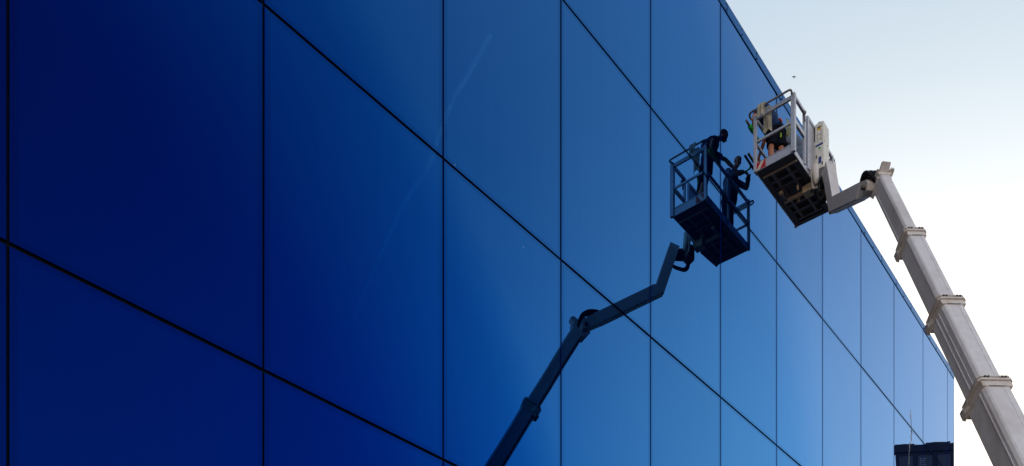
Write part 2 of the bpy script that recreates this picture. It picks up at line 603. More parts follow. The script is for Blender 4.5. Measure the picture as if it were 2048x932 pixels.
# ------------------------------------------------------------------ dark block mirrored in the far panes
nb = empty('dark_building', 'dark clad block reflected low in the last mirror panes at the far corner', 'building', loc=(61.62, -10.46, 0))
ux, uy = Vector((2.2, 3.04, 0)).normalized(), None
vx_ = Vector((1, -0.2, 0)).normalized()
P0 = Vector((0, 0, 0))
P1 = P0 + ux * 11.0
bm = bmesh.new()
foot = [P0, P1, P1 + vx_ * 16, P0 + vx_ * 20]
add_prism(bm, [(p.x, p.y) for p in foot], 0, 29.4)
link_mesh('wall', bm, 'brick', nb)
n_ = Vector((-ux.y, ux.x, 0))          # outward normal of the front
FR = Matrix((ux, n_, Vector((0, 0, 1)))).transposed().to_4x4()
k = 0
x = 0.0
while x < 11:
    L = random.uniform(0.5, 1.3)
    hgt = 29.9 + random.uniform(-0.12, 0.12) + 0.01 * x
    bm = bmesh.new()
    add_box(bm, (x, -0.35, 29.4), (min(11, x + L) - 0.01, 0.08, hgt), 0.02, FR)
    link_mesh('parapet', bm, 'brick', nb)
    x += L
for fl in range(1, 9):
    for c in range(9):
        zc = 29.0 - fl * 3.1 + 2.5
        xc = 0.25 + c * 1.2
        bm = bmesh.new()
        add_box(bm, (xc, -0.05, zc - 1.3), (xc + 0.85, 0.05, zc + 0.75), 0.01, FR)
        fr = link_mesh('window', bm, 'frame', nb)
        bm = bmesh.new()
        add_box(bm, (xc + 0.05, 0.052, zc - 1.25), (xc + 0.80, 0.060, zc + 0.70), 0, FR)
        link_mesh('pane', bm, 'winglass', fr)
        if (c in (1, 4, 5)) and fl < 4:
            for q in range(14):
                bm = bmesh.new()
                add_box(bm, (xc + 0.10, 0.062, zc - 1.2 + q * 0.13), (xc + 0.10 + random.uniform(0.1, 0.35), 0.085, zc - 1.165 + q * 0.13), 0, FR)
                link_mesh('louvre_slat', bm, 'louvre', fr)

# ------------------------------------------------------------------ boom lift
lift = empty('boom_lift', 'white telescopic boom lift raised beside the mirror glass facade with a work basket', 'boom lift')
H0 = Vector((16.117, -3.417, 13.449))
U = Vector((-0.383, -0.345, -0.857)).normalized()      # down the boom
S = Vector((0.669, -0.743, 0)).normalized()            # -S faces the camera side / wall
S = -S
T = S.cross(U).normalized()
if T.z < 0:
    T = -T


def bp(t, a=0.0, b=0.0):
    """point on the boom: t down the axis, a along S, b along T"""
    return H0 + U * t + S * a + T * b


def boom_mat(t):
    m = Matrix((S, T, S.cross(T))).transposed().to_4x4()
    m.translation = bp(t)
    return m


BZ = 1 if S.cross(T).dot(U) > 0 else -1                # local z sign along U


def boom_box(bm, a0, a1, b0, b1, t0, t1, bev=0.01, fr=0.0):
    add_box(bm, (a0, b0, BZ * t0), (a1, b1, BZ * t1), bev, boom_mat(fr))


secs = [(-0.40, 2.1, 0.20, 0.31), (1.77, 4.2, 0.28, 0.35), (3.93, 6.4, 0.34, 0.41), (6.10, 9.2, 0.40, 0.47), (8.9, 13.6, 0.47, 0.54)]
for i, (t0, t1, ww, hh) in enumerate(secs):
    bm = bmesh.new()
    c = 0.035 + 0.006 * i                              # folded-plate corners
    o2 = [(-ww / 2 + c, -hh / 2), (ww / 2 - c, -hh / 2), (ww / 2, -hh / 2 + c), (ww / 2, hh / 2 - c), (ww / 2 - c * 0.5, hh / 2 - c * 0.25), (ww / 2 - c, hh / 2),
          (-ww / 2 + c, hh / 2), (-ww / 2 + c * 0.5, hh / 2 - c * 0.25), (-ww / 2, hh / 2 - c), (-ww / 2, -hh / 2 + c)]
    add_prism(bm, o2, BZ * t0, BZ * t1, boom_mat(0))
    bmesh.ops.recalc_face_normals(bm, faces=bm.faces[:])
    sec = link_mesh('boom_section', bm, 'white', lift)
    # rolled stiffening ribs and weld seams along the side plates and the top
    if i >= 1:
        for sgn in (-1, 1):
            ribs = ((-0.02, 0.010), (0.06, 0.008)) if i == 2 else (((0.11, 0.007),) if i != 3 else ((0.12, 0.012),))
            for (yy, tk) in ribs:
                bm = bmesh.new()
                a = sgn * ww / 2
                boom_box(bm, a - tk, a + tk, yy - 0.012, yy + 0.012, t0 + 0.12, t1 - 0.3, 0.004)
                link_mesh('side_rib', bm, 'white', sec)
        bm = bmesh.new()
        boom_box(bm, -ww * 0.20 - 0.006, -ww * 0.20 + 0.006, hh / 2 - 0.002, hh / 2 + 0.005, t0 + 0.1, t1 - 0.2, 0.002)
        link_mesh('weld_seam', bm, 'white', sec)
    if i == 0:
        for sgn in (-1, 1):
            bm = bmesh.new()
            boom_box(bm, sgn * ww / 2 - 0.004, sgn * ww / 2 + 0.006, -0.10, -0.075, -0.1, 1.7, 0.002)
            link_mesh('side_rib', bm, 'white', sec)
    # collar at the mouth of each outer section
    if i >= 1:
        bm = bmesh.new()
        W, Hh = ww / 2 + 0.045, hh / 2 + 0.035
        c = 0.06
        outl = [(-W + c, -Hh), (W - c, -Hh), (W, -Hh + c), (W, Hh - c * 0.6), (W - c * 0.6, Hh), (-W + c * 0.6, Hh), (-W, Hh - c * 0.6), (-W, -Hh + c)]
        add_prism(bm, outl, BZ * (t0 - 0.015), BZ * (t0 + 0.025), boom_mat(0), 0.004)
        # band behind the flange
        W2, H2 = ww / 2 + 0.012, hh / 2 + 0.012
        add_prism(bm, [(-W2, -H2), (W2, -H2), (W2, H2), (-W2, H2)], BZ * (t0 + 0.03), BZ * (t0 + 0.14), boom_mat(0), 0.004)
        bmesh.ops.recalc_face_normals(bm, faces=bm.faces[:])
        cl = link_mesh('collar', bm, 'white2', sec)
        # second thin flange, spaced off with wear pads between
        bm = bmesh.new()
        add_prism(bm, [(x_ * 0.97, y_ * 0.97) for x_, y_ in outl], BZ * (t0 - 0.085), BZ * (t0 - 0.055), boom_mat(0), 0.003)
        bmesh.ops.recalc_face_normals(bm, faces=bm.faces[:])
        link_mesh('collar_flange', bm, 'white2', sec)
        for (a, b) in ((-0.30, 1), (0.30, 1), (-0.30, -1), (0.30, -1)):
            bm = bmesh.new()
            boom_box(bm, a * ww - 0.045, a * ww + 0.045, b * (Hh - 0.045) - 0.03, b * (Hh - 0.045) + 0.03, t0 - 0.056, t0 - 0.012, 0.004)
            link_mesh('wear_pad', bm, 'pad', sec)
            for dx in (-0.022, 0.022):
                bm = bmesh.new()
                boom_box(bm, a * ww + dx - 0.012, a * ww + dx + 0.012, b * Hh - 0.012, b * Hh + 0.012, t0 - 0.048, t0 - 0.024, 0.003)
                link_mesh('bolt', bm, 'bolt', sec)
        # lug at the lower front corner of the flange
        for sgn in (-1, 1):
            bm = bmesh.new()
            add_prism(bm, [(sgn * (ww / 2 - 0.02), -hh / 2 - 0.07), (sgn * (ww / 2 + 0.035), -hh / 2 - 0.06), (sgn * (ww / 2 + 0.05), -hh / 2 + 0.05),
                           (sgn * (ww / 2 + 0.02), -hh / 2 + 0.14)], BZ * (t0 - 0.03), BZ * (t0 + 0.10), boom_mat(0), 0.004)
            bmesh.ops.recalc_face_normals(bm, faces=bm.faces[:])
            link_mesh('collar_lug', bm, 'white2', sec)
            bm = bmesh.new()
            boom_box(bm, sgn * (ww / 2 + 0.02) - 0.03, sgn * (ww / 2 + 0.02) + 0.03, -hh / 2 - 0.045, -hh / 2 + 0.02, t0 - 0.034, t0 - 0.029, 0.0)
            link_mesh('lug_slot', bm, 'pad', sec)
        # print marks behind the collar
        bm = bmesh.new()
        boom_box(bm, -ww * 0.30, ww * 0.32, hh / 2 + 0.0125, hh / 2 + 0.0145, t0 + 0.139, t0 + 0.146, 0)
        link_mesh('weld_seam', bm, 'pad', sec)

# boom head: collar plate, upright tapered box, ear plates
bm = bmesh.new()
boom_box(bm, -0.135, 0.135, -0.16, 0.19, -0.43, -0.405, 0.006)
boom_box(bm, -0.160, -0.10, 0.10, 0.215, -0.43, -0.37, 0.006)
boom_box(bm, -0.115, 0.118, -0.17, 0.165, -0.402, -0.30, 0.01)
hd = link_mesh('boom_head', bm, 'white2', lift)
HT = Vector((16.17, -3.40, 14.03))
HB = bp(-0.42, 0.0, 0.03)
bm = bmesh.new()
mt = frame_mat(HB, HT, T)
Lh = (HT - HB).length
vs_ = add_box(bm, (-0.078, -0.10, 0), (0.078, 0.10, Lh), 0.0)
for v in vs_:
    if v.co.z > Lh * 0.5:
        v.co.x *= 0.95
        if v.co.y < 0:
            v.co.y = 0.0
bmesh.ops.bevel(bm, geom=bm.edges[:], offset=0.008, segments=2, affect='EDGES')
bmesh.ops.transform(bm, matrix=mt, verts=bm.verts[:])
link_mesh('head_box', bm, 'white', hd)
for sgn in (-1, 1):
    bm = bmesh.new()
    add_prism(bm, [(-0.20, -0.05), (0.10, -0.10), (0.16, 0.22), (0.04, 0.32), (-0.16, 0.28)], -0.012, 0.012,
              Matrix.Translation(bp(-0.32, sgn * 0.112, -0.08)) @ Matrix((-T, -U, S * 1.0)).transposed().to_4x4(), 0.003)
    bmesh.ops.recalc_face_normals(bm, faces=bm.faces[:])
    link_mesh('head_ear', bm, 'white', hd)

# jib arm (box beam) from the head to the elbow, jib post up to the basket
JA = Vector((16.22, -3.10, 13.76))
JB = Vector((17.53, -1.98, 14.74))
JC = Vector((17.79, -1.77, 15.74))
jd = (JB - JA).normalized()
bm = bmesh.new()
L = (JB - JA).length
mt = frame_mat(JA, JB, (0, 0, 1))
vs_ = add_box(bm, (-0.095, -0.13, 0.30), (0.095, 0.13, L - 0.02), 0.0)
for v in vs_:
    if v.co.z > L * 0.5:                # mitred at the elbow
        v.co.z += -v.co.y * 0.45
    else:
        v.co.z += 0.0 if v.co.y > 0 else 0.05
bmesh.ops.bevel(bm, geom=bm.edges[:], offset=0.012, segments=2, affect='EDGES')
bmesh.ops.transform(bm, matrix=mt, verts=bm.verts[:])
arm = link_mesh('jib_arm', bm, 'white', lift)
bm = bmesh.new()                        # tapering knuckle down to the pin
add_prism(bm, [(-0.13, 0.34), (-0.12, 0.02), (-0.05, -0.09), (0.06, -0.09), (0.12, 0.02), (0.13, 0.34)], -0.075, 0.075,
          mt @ Matrix(((0, 0, 1, 0), (1, 0, 0, 0), (0, 1, 0, 0), (0, 0, 0, 1))), 0.006)
bmesh.ops.recalc_face_normals(bm, faces=bm.faces[:])
link_mesh('jib_knuckle', bm, 'white2', arm)
px_ = mt.to_3x3() @ Vector((1, 0, 0))
tube_obj('pivot_pin', [JA - px_ * 0.14, JA + px_ * 0.14], 0.035, 'bolt', arm)
tube_obj('pin_boss', [JA - px_ * 0.098 + jd * 0.33, JA - px_ * 0.108 + jd * 0.33], 0.035, 'rubber', arm)
# black hose loop over the joint
yv = mt.to_3x3() @ Vector((0, 1, 0))
for k, (off, rr_) in enumerate(((-0.07, 0.034), (0.0, 0.036), (0.07, 0.034))):
    pts = [JA + jd * 0.52 + yv * 0.02 + px_ * (off - 0.075), JA + jd * 0.45 + yv * 0.15 + px_ * (off - 0.05), JA + jd * 0.22 + yv * 0.24 + px_ * off,
           JA + jd * 0.0 + yv * 0.22 + px_ * off, bp(-0.30, off, 0.0) + yv * 0.02]
    tube_obj('hydraulic_hose', arc_path(pts, 0.12), rr_, 'rubber', arm)
pc = Vector(JB)
bm = bmesh.new()
mp_ = frame_mat(JB - (JC - JB).normalized() * 0.10, JC, -jd)
Lp = (JC - JB).length + 0.10
# post outline seen from the side with the saddle notch in its top
o3 = [(-0.105, 0.05), (0.075, -0.02), (0.085, Lp * 0.70), (0.100, Lp), (0.092, Lp + 0.012)]
for k in range(7):
    a_ = math.pi * k / 6
    o3.append((0.064 * math.cos(a_), Lp + 0.008 - 0.075 * math.sin(a_)))
o3 += [(-0.092, Lp + 0.012), (-0.100, Lp), (-0.085, Lp * 0.70)]
# local: outline x -> frame x, outline y -> frame z, thickness -> frame y
add_prism(bm, o3, -0.115, 0.115, mp_ @ Matrix(((1, 0, 0, 0), (0, 0, 1, 0), (0, 1, 0, 0), (0, 0, 0, 1))), 0.006)
bmesh.ops.recalc_face_normals(bm, faces=bm.faces[:])
post = link_mesh('jib_post', bm, 'white', lift)
pj = (JC - JB).normalized()
px2 = mp_.to_3x3() @ Vector((1, 0, 0))
py2 = mp_.to_3x3() @ Vector((0, 1, 0))
tube_obj('access_hole', [JB + pj * 0.05 - px2 * 0.085, JB + pj * 0.05 - px2 * 0.105], 0.022, 'rubber', post)
tube_obj('cradle_roller', [JC + pj * 0.02 - py2 * 0.085, JC + pj * 0.02 + py2 * 0.085], 0.045, 'white2', post)
# rotator drum between post and basket, with its cream saddle and hose loop
RC = Vector((18.02, -1.52, 15.62))
bm = bmesh.new()
add_tube(bm, [RC + Vector((0, 0, -0.22)), RC + Vector((0, 0, -0.16)), RC + Vector((0, 0, 0.10)), RC + Vector((0, 0, 0.14))], [0.07, 0.13, 0.13, 0.09], 20)
rot = link_mesh('rotator', bm, 'black', lift, True)
beam_obj('rotator_link', JC + Vector((0.0, 0.02, -0.18)), RC + Vector((0, 0, -0.05)), 0.14, 0.20, 'rubber', rot)
tube_obj('rotator_cover', [Vector((17.82, -1.50, 15.56)), Vector((17.83, -1.49, 15.66)), Vector((17.84, -1.47, 15.94)), Vector((17.84, -1.47, 15.955))], [0.035, 0.060, 0.068, 0.060], 'white2', rot, 16)
beam_obj('rotator_bracket', (17.88, -1.45, 15.52), (17.86, -1.42, 15.93), 0.04, 0.11, 'white2', rot)
for k, dx in enumerate((0.0, 0.05)):
    tube_obj('hydraulic_hose', arc_path([RC + Vector((dx - 0.1, 0.05, -0.15)), RC + Vector((dx - 0.05, -0.02, -0.42)), JB + pj * 0.62 + Vector((0.12 + dx, 0.08, -0.02)), JB + pj * 0.66 + Vector((0, 0, 0))], 0.22), 0.032, 'rubber', rot)
tube_obj('hydraulic_hose', arc_path([(17.87, -1.42, 15.86), (17.90, -1.43, 15.62), (17.84, -1.40, 15.45), (17.95, -1.36, 15.55)], 0.1), 0.018, 'rubber', rot)

# ---- basket
X0, X1, Y0, Y1 = 17.03, 19.06, -1.36, -0.56            # Y1 is the wall side
ZB, ZF, ZR, ZMID = 15.80, 15.87, 16.92, 16.42
bm = bmesh.new()
add_box(bm, (X0 + 0.012, Y0 + 0.012, ZF - 0.012), (X1 - 0.012, Y1 - 0.012, ZF), 0)
bas = link_mesh('basket', bm, 'floor', lift)
# under-frame: shallow channels along the edges, ribs across
for (lo, hi) in (((X0 + 0.014, Y0 + 0.014, ZB + 0.002), (X0 + 0.21, Y1 - 0.014, ZB + 0.02)), ((X1 - 0.10, Y0 + 0.014, ZB + 0.002), (X1 - 0.014, Y1 - 0.014, ZB + 0.02)),
                 ((X0 + 0.25, Y0 + 0.014, ZB + 0.003), (X1 - 0.11, Y0 + 0.13, ZB + 0.02)), ((X0 + 0.25, Y1 - 0.13, ZB + 0.003), (X1 - 0.11, Y1 - 0.014, ZB + 0.02))):
    box_obj('underframe_channel', lo, hi, 'floor', bas, 0.003)
box_obj('underframe_rib', (X0 + 0.213, Y0 + 0.03, ZB - 0.022), (X0 + 0.248, Y1 - 0.06, ZB + 0.03), 'cream', bas, 0.004)
for xx in (17.52, 17.74, 18.36, 18.60, 18.86):
    box_obj('underframe_rib', (xx - 0.022, Y0 + 0.14, ZB - 0.012), (xx + 0.022, Y1 - 0.14, ZF - 0.014), 'rib', bas, 0.004)
for yy in (-0.80, -1.10):
    for (a, b) in ((17.29, 17.495), (17.545, 17.715), (17.765, 18.335), (18.385, 18.575), (18.625, 18.835)):
        box_obj('underframe_rib', (a, yy - 0.025, ZB - 0.006), (b, yy + 0.025, ZF - 0.014), 'rib', bas, 0.004)
# cream carrier bar and saddle bolted under the floor
box_obj('carrier_saddle', (17.97, Y0 - 0.03, ZB - 0.17), (18.17, -1.15, ZB - 0.025), 'cream', bas, 0.006)
box_obj('carrier_bar', (18.05, -1.148, ZB - 0.11), (18.11, -0.72, ZB - 0.05), 'cream', bas, 0.005)
box_obj('carrier_bar', (17.80, -0.80, ZB - 0.11), (18.048, -0.73, ZB - 0.045), 'rib', bas, 0.005)
bm = bmesh.new()
add_tube(bm, [(17.78, -0.81, ZB - 0.08), (17.78, -0.72, ZB - 0.08)], 0.034, 14)
link_mesh('carrier_bush', bm, 'cream', bas, True)
for (xx, yy) in ((17.86, -1.10), (18.16, -0.99)):
    pts = [(xx + 0.03 * math.cos(a), yy, ZB - 0.09 + 0.045 * math.sin(a)) for a in [k * math.pi / 6 for k in range(13)]] if xx < 18 else \
          [(xx, yy + 0.02 * math.cos(a), ZB - 0.10 + 0.055 * math.sin(a)) for a in [k * math.pi / 6 for k in range(13)]]
    tube_obj('tie_down_ring', pts, 0.011, 'cream', bas, 8)
# kick plates
box_obj('kick_plate', (X0 - 0.004, Y0, ZB), (X0 + 0.010, Y1, 15.96), 'alu', bas, 0.003)
box_obj('kick_plate', (X1 - 0.010, Y0, ZB), (X1 + 0.004, Y1, 15.96), 'alu', bas, 0.003)
box_obj('kick_plate', (X0 + 0.013, Y1 - 0.012, ZB), (X1 - 0.013, Y1 + 0.002, 15.94), 'alu', bas, 0.003)
box_obj('kick_plate', (X0 + 0.013, Y0 - 0.002, ZB), (X1 - 0.013, Y0 + 0.012, 15.90), 'alu', bas, 0.003)
box_obj('kick_plate_lip', (X0 - 0.012, Y0, 15.962), (X0 + 0.012, Y1, 15.975), 'alu', bas, 0.002)
# red and white warning plate
pl = box_obj('warning_plate', (X0 - 0.0095, Y1 - 0.225, ZB + 0.012), (X0 - 0.006, Y1 - 0.012, 15.955), 'whitefoil', bas)
for (qa, qb, ta, tb) in ((0.012, 0.045, 0.012, 0.115), (0.118, 0.190, 0.2249, 0.2249)):
    bm = bmesh.new()
    ys = [Y1 - v for v in (qa, qb, tb, ta)]
    zs = [ZB + 0.012, ZB + 0.012, 15.955, 15.955]
    ol = [(y_, z_) for y_, z_ in zip(ys, zs)]
    if abs(ta - tb) < 1e-6:
        ol = [(Y1 - 0.118, ZB + 0.012), (Y1 - 0.190, ZB + 0.012 - 0.0), (Y1 - 0.2249, ZB + 0.05), (Y1 - 0.2249, 15.955), (Y1 - 0.205, 15.955)]
        ol = [(Y1 - 0.100, ZB + 0.012), (Y1 - 0.2249, ZB + 0.012), (Y1 - 0.2249, 15.955), (Y1 - 0.195, 15.955)]
    else:
        ol = [(Y1 - 0.0122, ZB + 0.012), (Y1 - 0.03, ZB + 0.012), (Y1 - 0.125, 15.955), (Y1 - 0.0122, 15.955)]
    a = [bm.verts.new((X0 - 0.0115, y_, z_)) for y_, z_ in ol]
    b = [bm.verts.new((X0 - 0.0097, y_, z_)) for y_, z_ in ol]
    bm.faces.new(a)
    bm.faces.new(list(reversed(b)))
    for k in range(4):
        bm.faces.new((a[k], b[k], b[(k + 1) % 4], a[(k + 1) % 4]))
    bmesh.ops.recalc_face_normals(bm, faces=bm.faces[:])
    link_mesh('warning_stripe', bm, 'red', bas)
# posts
PW = 0.058
for (xx, yy, wx, wy) in ((X0, Y1, 0.05, 0.066), (X0, Y0, 0.075, 0.085), (X1, Y1, 0.05, 0.06), (X1, Y0, 0.06, 0.06), (17.555, Y0, 0.05, 0.05), (17.73, Y0, 0.06, 0.05), (18.40, Y0, 0.05, 0.05),
                         (18.05, Y1, 0.042, 0.042)):
    box_obj('post', (xx - wx / 2, yy - wy / 2, ZB + 0.001 if xx in (X0, X1) else ZF), (xx + wx / 2, yy + wy / 2, ZR + 0.028), 'alu', bas, 0.006)
# rails: flat top bars, lighter mid bars
def rail(p0, p1, w_=0.045, h_=0.055, mat='alu'):
    return beam_obj('rail', p0, p1, w_, h_, mat, bas)


rail((X0, Y1 - 0.036, ZR - 0.03), (X0, Y0 + 0.046, ZR - 0.03), 0.045, 0.075)
rail((X0, Y1 - 0.036, ZMID - 0.02), (X0, Y0 + 0.046, ZMID - 0.02), 0.035, 0.045)
rail((X1, Y1 - 0.034, ZR - 0.03), (X1, Y0 + 0.034, ZR - 0.03), 0.045, 0.065)
rail((X1, Y1 - 0.034, ZMID - 0.02), (X1, Y0 + 0.034, ZMID - 0.02), 0.035, 0.045)
rail((X0 + 0.028, Y1, ZR - 0.03), (18.026, Y1, ZR - 0.03), 0.045, 0.06)
rail((18.074, Y1, ZR - 0.03), (X1 - 0.028, Y1, ZR - 0.03), 0.045, 0.06)
rail((X0 + 0.028, Y1, ZMID - 0.02), (18.026, Y1, ZMID - 0.02), 0.04, 0.05)
rail((18.074, Y1, ZMID - 0.02), (X1 - 0.028, Y1, ZMID - 0.02), 0.04, 0.05)
rail((X0 + 0.04, Y0, ZR), (17.527, Y0, ZR), 0.05, 0.06)
rail((X0 + 0.04, Y0, ZMID + 0.02), (17.527, Y0, ZMID + 0.02), 0.05, 0.075)
rail((17.763, Y0, ZR), (18.373, Y0, ZR), 0.05, 0.06)
rail((18.428, Y0, ZR), (X1 - 0.032, Y0, ZR), 0.05, 0.06)
rail((18.428, Y0, ZMID), (X1 - 0.032, Y0, ZMID), 0.04, 0.05)
box_obj('side_panel', (17.762, Y0 - 0.008, 15.91), (18.372, Y0 + 0.008, ZR - 0.032), 'alu', bas, 0.003)
# gate latch
bm = bmesh.new()
add_ball(bm, (17.50, Y0 - 0.035, 16.86), (0.035, 0.035, 0.035), 12)
add_tube(bm, [(17.50, Y0 - 0.03, 16.83), (17.53, Y0 - 0.03, 16.70)], 0.014, 8)
add_tube(bm, [(17.50, Y0 - 0.02, 16.88), (17.50, Y0 + 0.0, 16.95), (17.53, Y0 + 0.0, 16.97)], 0.012, 8)
link_mesh('gate_latch', bm, 'aludark', bas, True)
# round hand-rail loops standing off both ends
for (xe, sg) in ((X0, -1), (X1, 1)):
    pts = [(xe, Y0 + 0.03, ZR + 0.02), (xe + sg * 0.15, Y0 - 0.02, ZR + 0.015), (xe + sg * 0.15, Y1 + 0.07, ZR + 0.015), (xe + sg * 0.02, Y1 + 0.09, ZR - 0.005), (xe, Y1 + 0.01, ZR - 0.05)]
    tube_obj('hand_rail', arc_path(pts, 0.10, 8), 0.019, 'aludark', bas, 12)
# control cabinet on the outer side
CX0, CX1, CY0, CY1, CZ0, CZ1 = 18.03, 18.33, -1.572, -1.395, 16.01, 16.95
cab = box_obj('control_cabinet', (CX0, CY0, CZ0), (CX1, CY1, CZ1), 'panelw', lift, 0.012)
box_obj('cabinet_side_plate', (CX0 + 0.02, CY1 + 0.002, CZ0 + 0.02), (CX1, CY1 + 0.05, 16.62), 'panelw', cab, 0.006)
fx = CX0 - 0.004


def label_(mat, y0, y1, z0, z1, t=0.004, name='label_plate'):
    return box_obj(name, (CX0 - t, y0, z0), (CX0 + 0.002, y1, z1), mat, cab)


label_('yellow', -1.52, -1.445, 16.80, 16.845)
label_('black', -1.525, -1.44, 16.845, 16.872, 0.003)
for k, zz in enumerate((16.745, 16.70, 16.655, 16.61, 16.57)):
    for yy in (-1.445, -1.525):
        label_('black', yy - 0.007, yy + 0.007, zz + (yy < -1.5) * 0.012, zz + 0.012 + (yy < -1.5) * 0.012, 0.006, 'screw')
    if k % 2 == 1:
        label_('black', -1.515, -1.455, zz + 0.002, zz + 0.007, 0.003, 'print_line')
label_('blue', -1.560, -1.410, 16.478, 16.515)
label_('green', -1.505, -1.475, 16.405, 16.445)
label_('green', -1.515, -1.465, 16.418, 16.431, 0.0045)
label_('louvre', -1.505, -1.475, 16.37, 16.378, 0.003, 'print_line')
label_('blue', -1.525, -1.470, 16.11, 16.245)
label_('black', -1.435, -1.415, 16.245, 16.305, 0.008, 'handle_slot')
label_('black', -1.560, -1.540, 16.06, 16.12, 0.008, 'handle_slot')
bm = bmesh.new()
add_tube(bm, [(CX0 + 0.06, CY1 - 0.085, CZ1), (CX0 + 0.06, CY1 - 0.085, CZ1 + 0.02), (CX0 + 0.06, CY1 - 0.085, CZ1 + 0.035)], [0.055, 0.055, 0.03], 16)
link_mesh('beacon_cap', bm, 'aludark', cab, True)
bm = bmesh.new()
add_box(bm, (CX1 + 0.002, CY0 + 0.03, 16.35), (CX1 + 0.10, CY1, 16.82), 0.03)
link_mesh('cabinet_cover', bm, 'aludark', cab)
tube_obj('cable', arc_path([(CX1 + 0.05, CY0 + 0.05, 16.36), (CX1 + 0.12, CY0 + 0.04, 16.1), (18.2, -1.5, 15.85), (18.05, -1.5, 15.70)], 0.1), 0.018, 'rubber', cab)
box_obj('cabinet_cap_screw', (CX0 + 0.04, CY0 - 0.006, 16.55), (CX0 + 0.055, CY0 + 0.001, 16.565), 'bolt', cab)
box_obj('cabinet_cap_screw', (CX0 + 0.20, CY0 - 0.006, 16.55), (CX0 + 0.215, CY0 + 0.001, 16.565), 'bolt', cab)
# splash shield hanging under the outer corner by the jib post
bm = bmesh.new()
o4 = [(18.50, 15.79), (18.62, 15.79), (19.10, 15.78), (19.12, 15.74)]
add_prism(bm, [(18.30, 15.86), (18.44, 15.86), (19.09, 15.82), (19.09, 15.78), (18.30, 15.70)], 0, 0.012,
          Matrix(((1, 0, 0, 0), (0, 0, 1, Y0 - 0.02), (0, 1, 0, 0), (0, 0, 0, 1))))
bmesh.ops.recalc_face_normals(bm, faces=bm.faces[:])
link_mesh('corner_shield', bm, 'alu', bas)

# ---- the lift's base, below the picture
BX, BY = 10.9, -8.1
tw = beam_obj('turntable', (BX - 1.0, BY - 0.95, 1.45), (BX + 0.6, BY + 0.5, 1.45), 1.2, 0.9, 'white', lift, bev=0.08)
beam_obj('counterweight', (BX - 1.5, BY - 1.4, 1.4), (BX - 1.02, BY - 0.97, 1.4), 1.6, 0.85, 'black', lift, bev=0.1)
ch = box_obj('chassis', (BX - 1.6, BY - 0.85, 0.55), (BX + 1.4, BY + 0.75, 0.98), 'black', lift, 0.05)
for sx_ in (-1.2, 1.1):
    for sy_ in (-0.98, 0.88):
        t_ = tube_obj('wheel', [(BX + sx_, BY + sy_ - 0.16, 0.48), (BX + sx_, BY + sy_ - 0.13, 0.48), (BX + sx_, BY + sy_ + 0.13, 0.48), (BX + sx_, BY + sy_ + 0.16, 0.48)], [0.42, 0.475, 0.475, 0.42], 'rubber', lift, 28)
        tube_obj('rim', [(BX + sx_, BY + sy_ - 0.165, 0.48), (BX + sx_, BY + sy_ + 0.165, 0.48)], 0.25, 'white', t_, 20)


# ------------------------------------------------------------------ people
def hand(bm, wrist, d, palm_n, side, curl=0.5, L=0.19):
    """palm, four unequal bent fingers and a thumb; d = pointing direction, palm_n = palm normal, side = +1/-1 for the thumb"""
    d = Vector(d).normalized()
    n = Vector(palm_n)
    n = (n - d * n.dot(d)).normalized()
    s = d.cross(n) * side
    w_ = Vector(wrist)
    mat3 = Matrix((s, d, n)).transposed()
    add_ball(bm, w_ + d * 0.05, (0.044, 0.058, 0.017), 12, mat3)
    for k, (off, ln) in enumerate(((-0.033, 0.064), (-0.011, 0.076), (0.011, 0.080), (0.033, 0.070))):
        p = w_ + d * 0.088 + s * off
        pts = [p - d * 0.02]
        dd = Vector(d)
        for j in range(4):
            pts.append(p)
            axis = s
            dd = (dd * math.cos(curl * (0.6 + j * 0.25)) + n * math.sin(curl * (0.6 + j * 0.25))).normalized()
            p = p + dd * ln * (0.45, 0.33, 0.26, 0.1)[j]
        add_tube(bm, pts, [0.0105, 0.0105, 0.0100, 0.0092, 0.0080], 8)
    b = w_ + d * 0.025 + s * 0.036
    t1_ = (d * 0.6 + s * 0.75 + n * 0.25).normalized()
    t2_ = (d * 0.85 + s * 0.15 + n * 0.5).normalized()
    add_tube(bm, [b - t1_ * 0.02, b + t1_ * 0.035, b + t1_ * 0.035 + t2_ * 0.032, b + t1_ * 0.035 + t2_ * 0.052], [0.014, 0.0125, 0.011, 0.008], 8)


def head(bm, c, fwd, up):
    """skull, jaw, brow, nose, lips, ears"""
    f = Vector(fwd).normalized()
    u = Vector(up)
    u = (u - f * u.dot(f)).normalized()
    s = f.cross(u)
    m3 = Matrix((s, f, u)).transposed()
    c = Vector(c)

    def P(x, y, z):
        return c + m3 @ Vector((x, y, z))
    add_ball(bm, P(0, -0.012, 0.030), (0.076, 0.096, 0.088), 18, m3)
    add_ball(bm, P(0, 0.022, -0.030), (0.060, 0.066, 0.078), 16, m3)
    add_ball(bm, P(0, 0.058, -0.088), (0.034, 0.026, 0.024), 12, m3)
    add_ball(bm, P(0, 0.074, 0.016), (0.048, 0.016, 0.014), 12, m3)
    add_tube(bm, [P(0, 0.080, 0.008), P(0, 0.098, -0.020), P(0, 0.104, -0.034)], [0.009, 0.012, 0.015], 8)
    add_ball(bm, P(0, 0.084, -0.060), (0.024, 0.010, 0.008), 10, m3)
    for q in (-1, 1):
        add_ball(bm, P(q * 0.078, -0.008, -0.006), (0.010, 0.020, 0.032), 10, m3)
        add_ball(bm, P(q * 0.042, 0.058, -0.022), (0.022, 0.022, 0.020), 10, m3)
    return P, m3


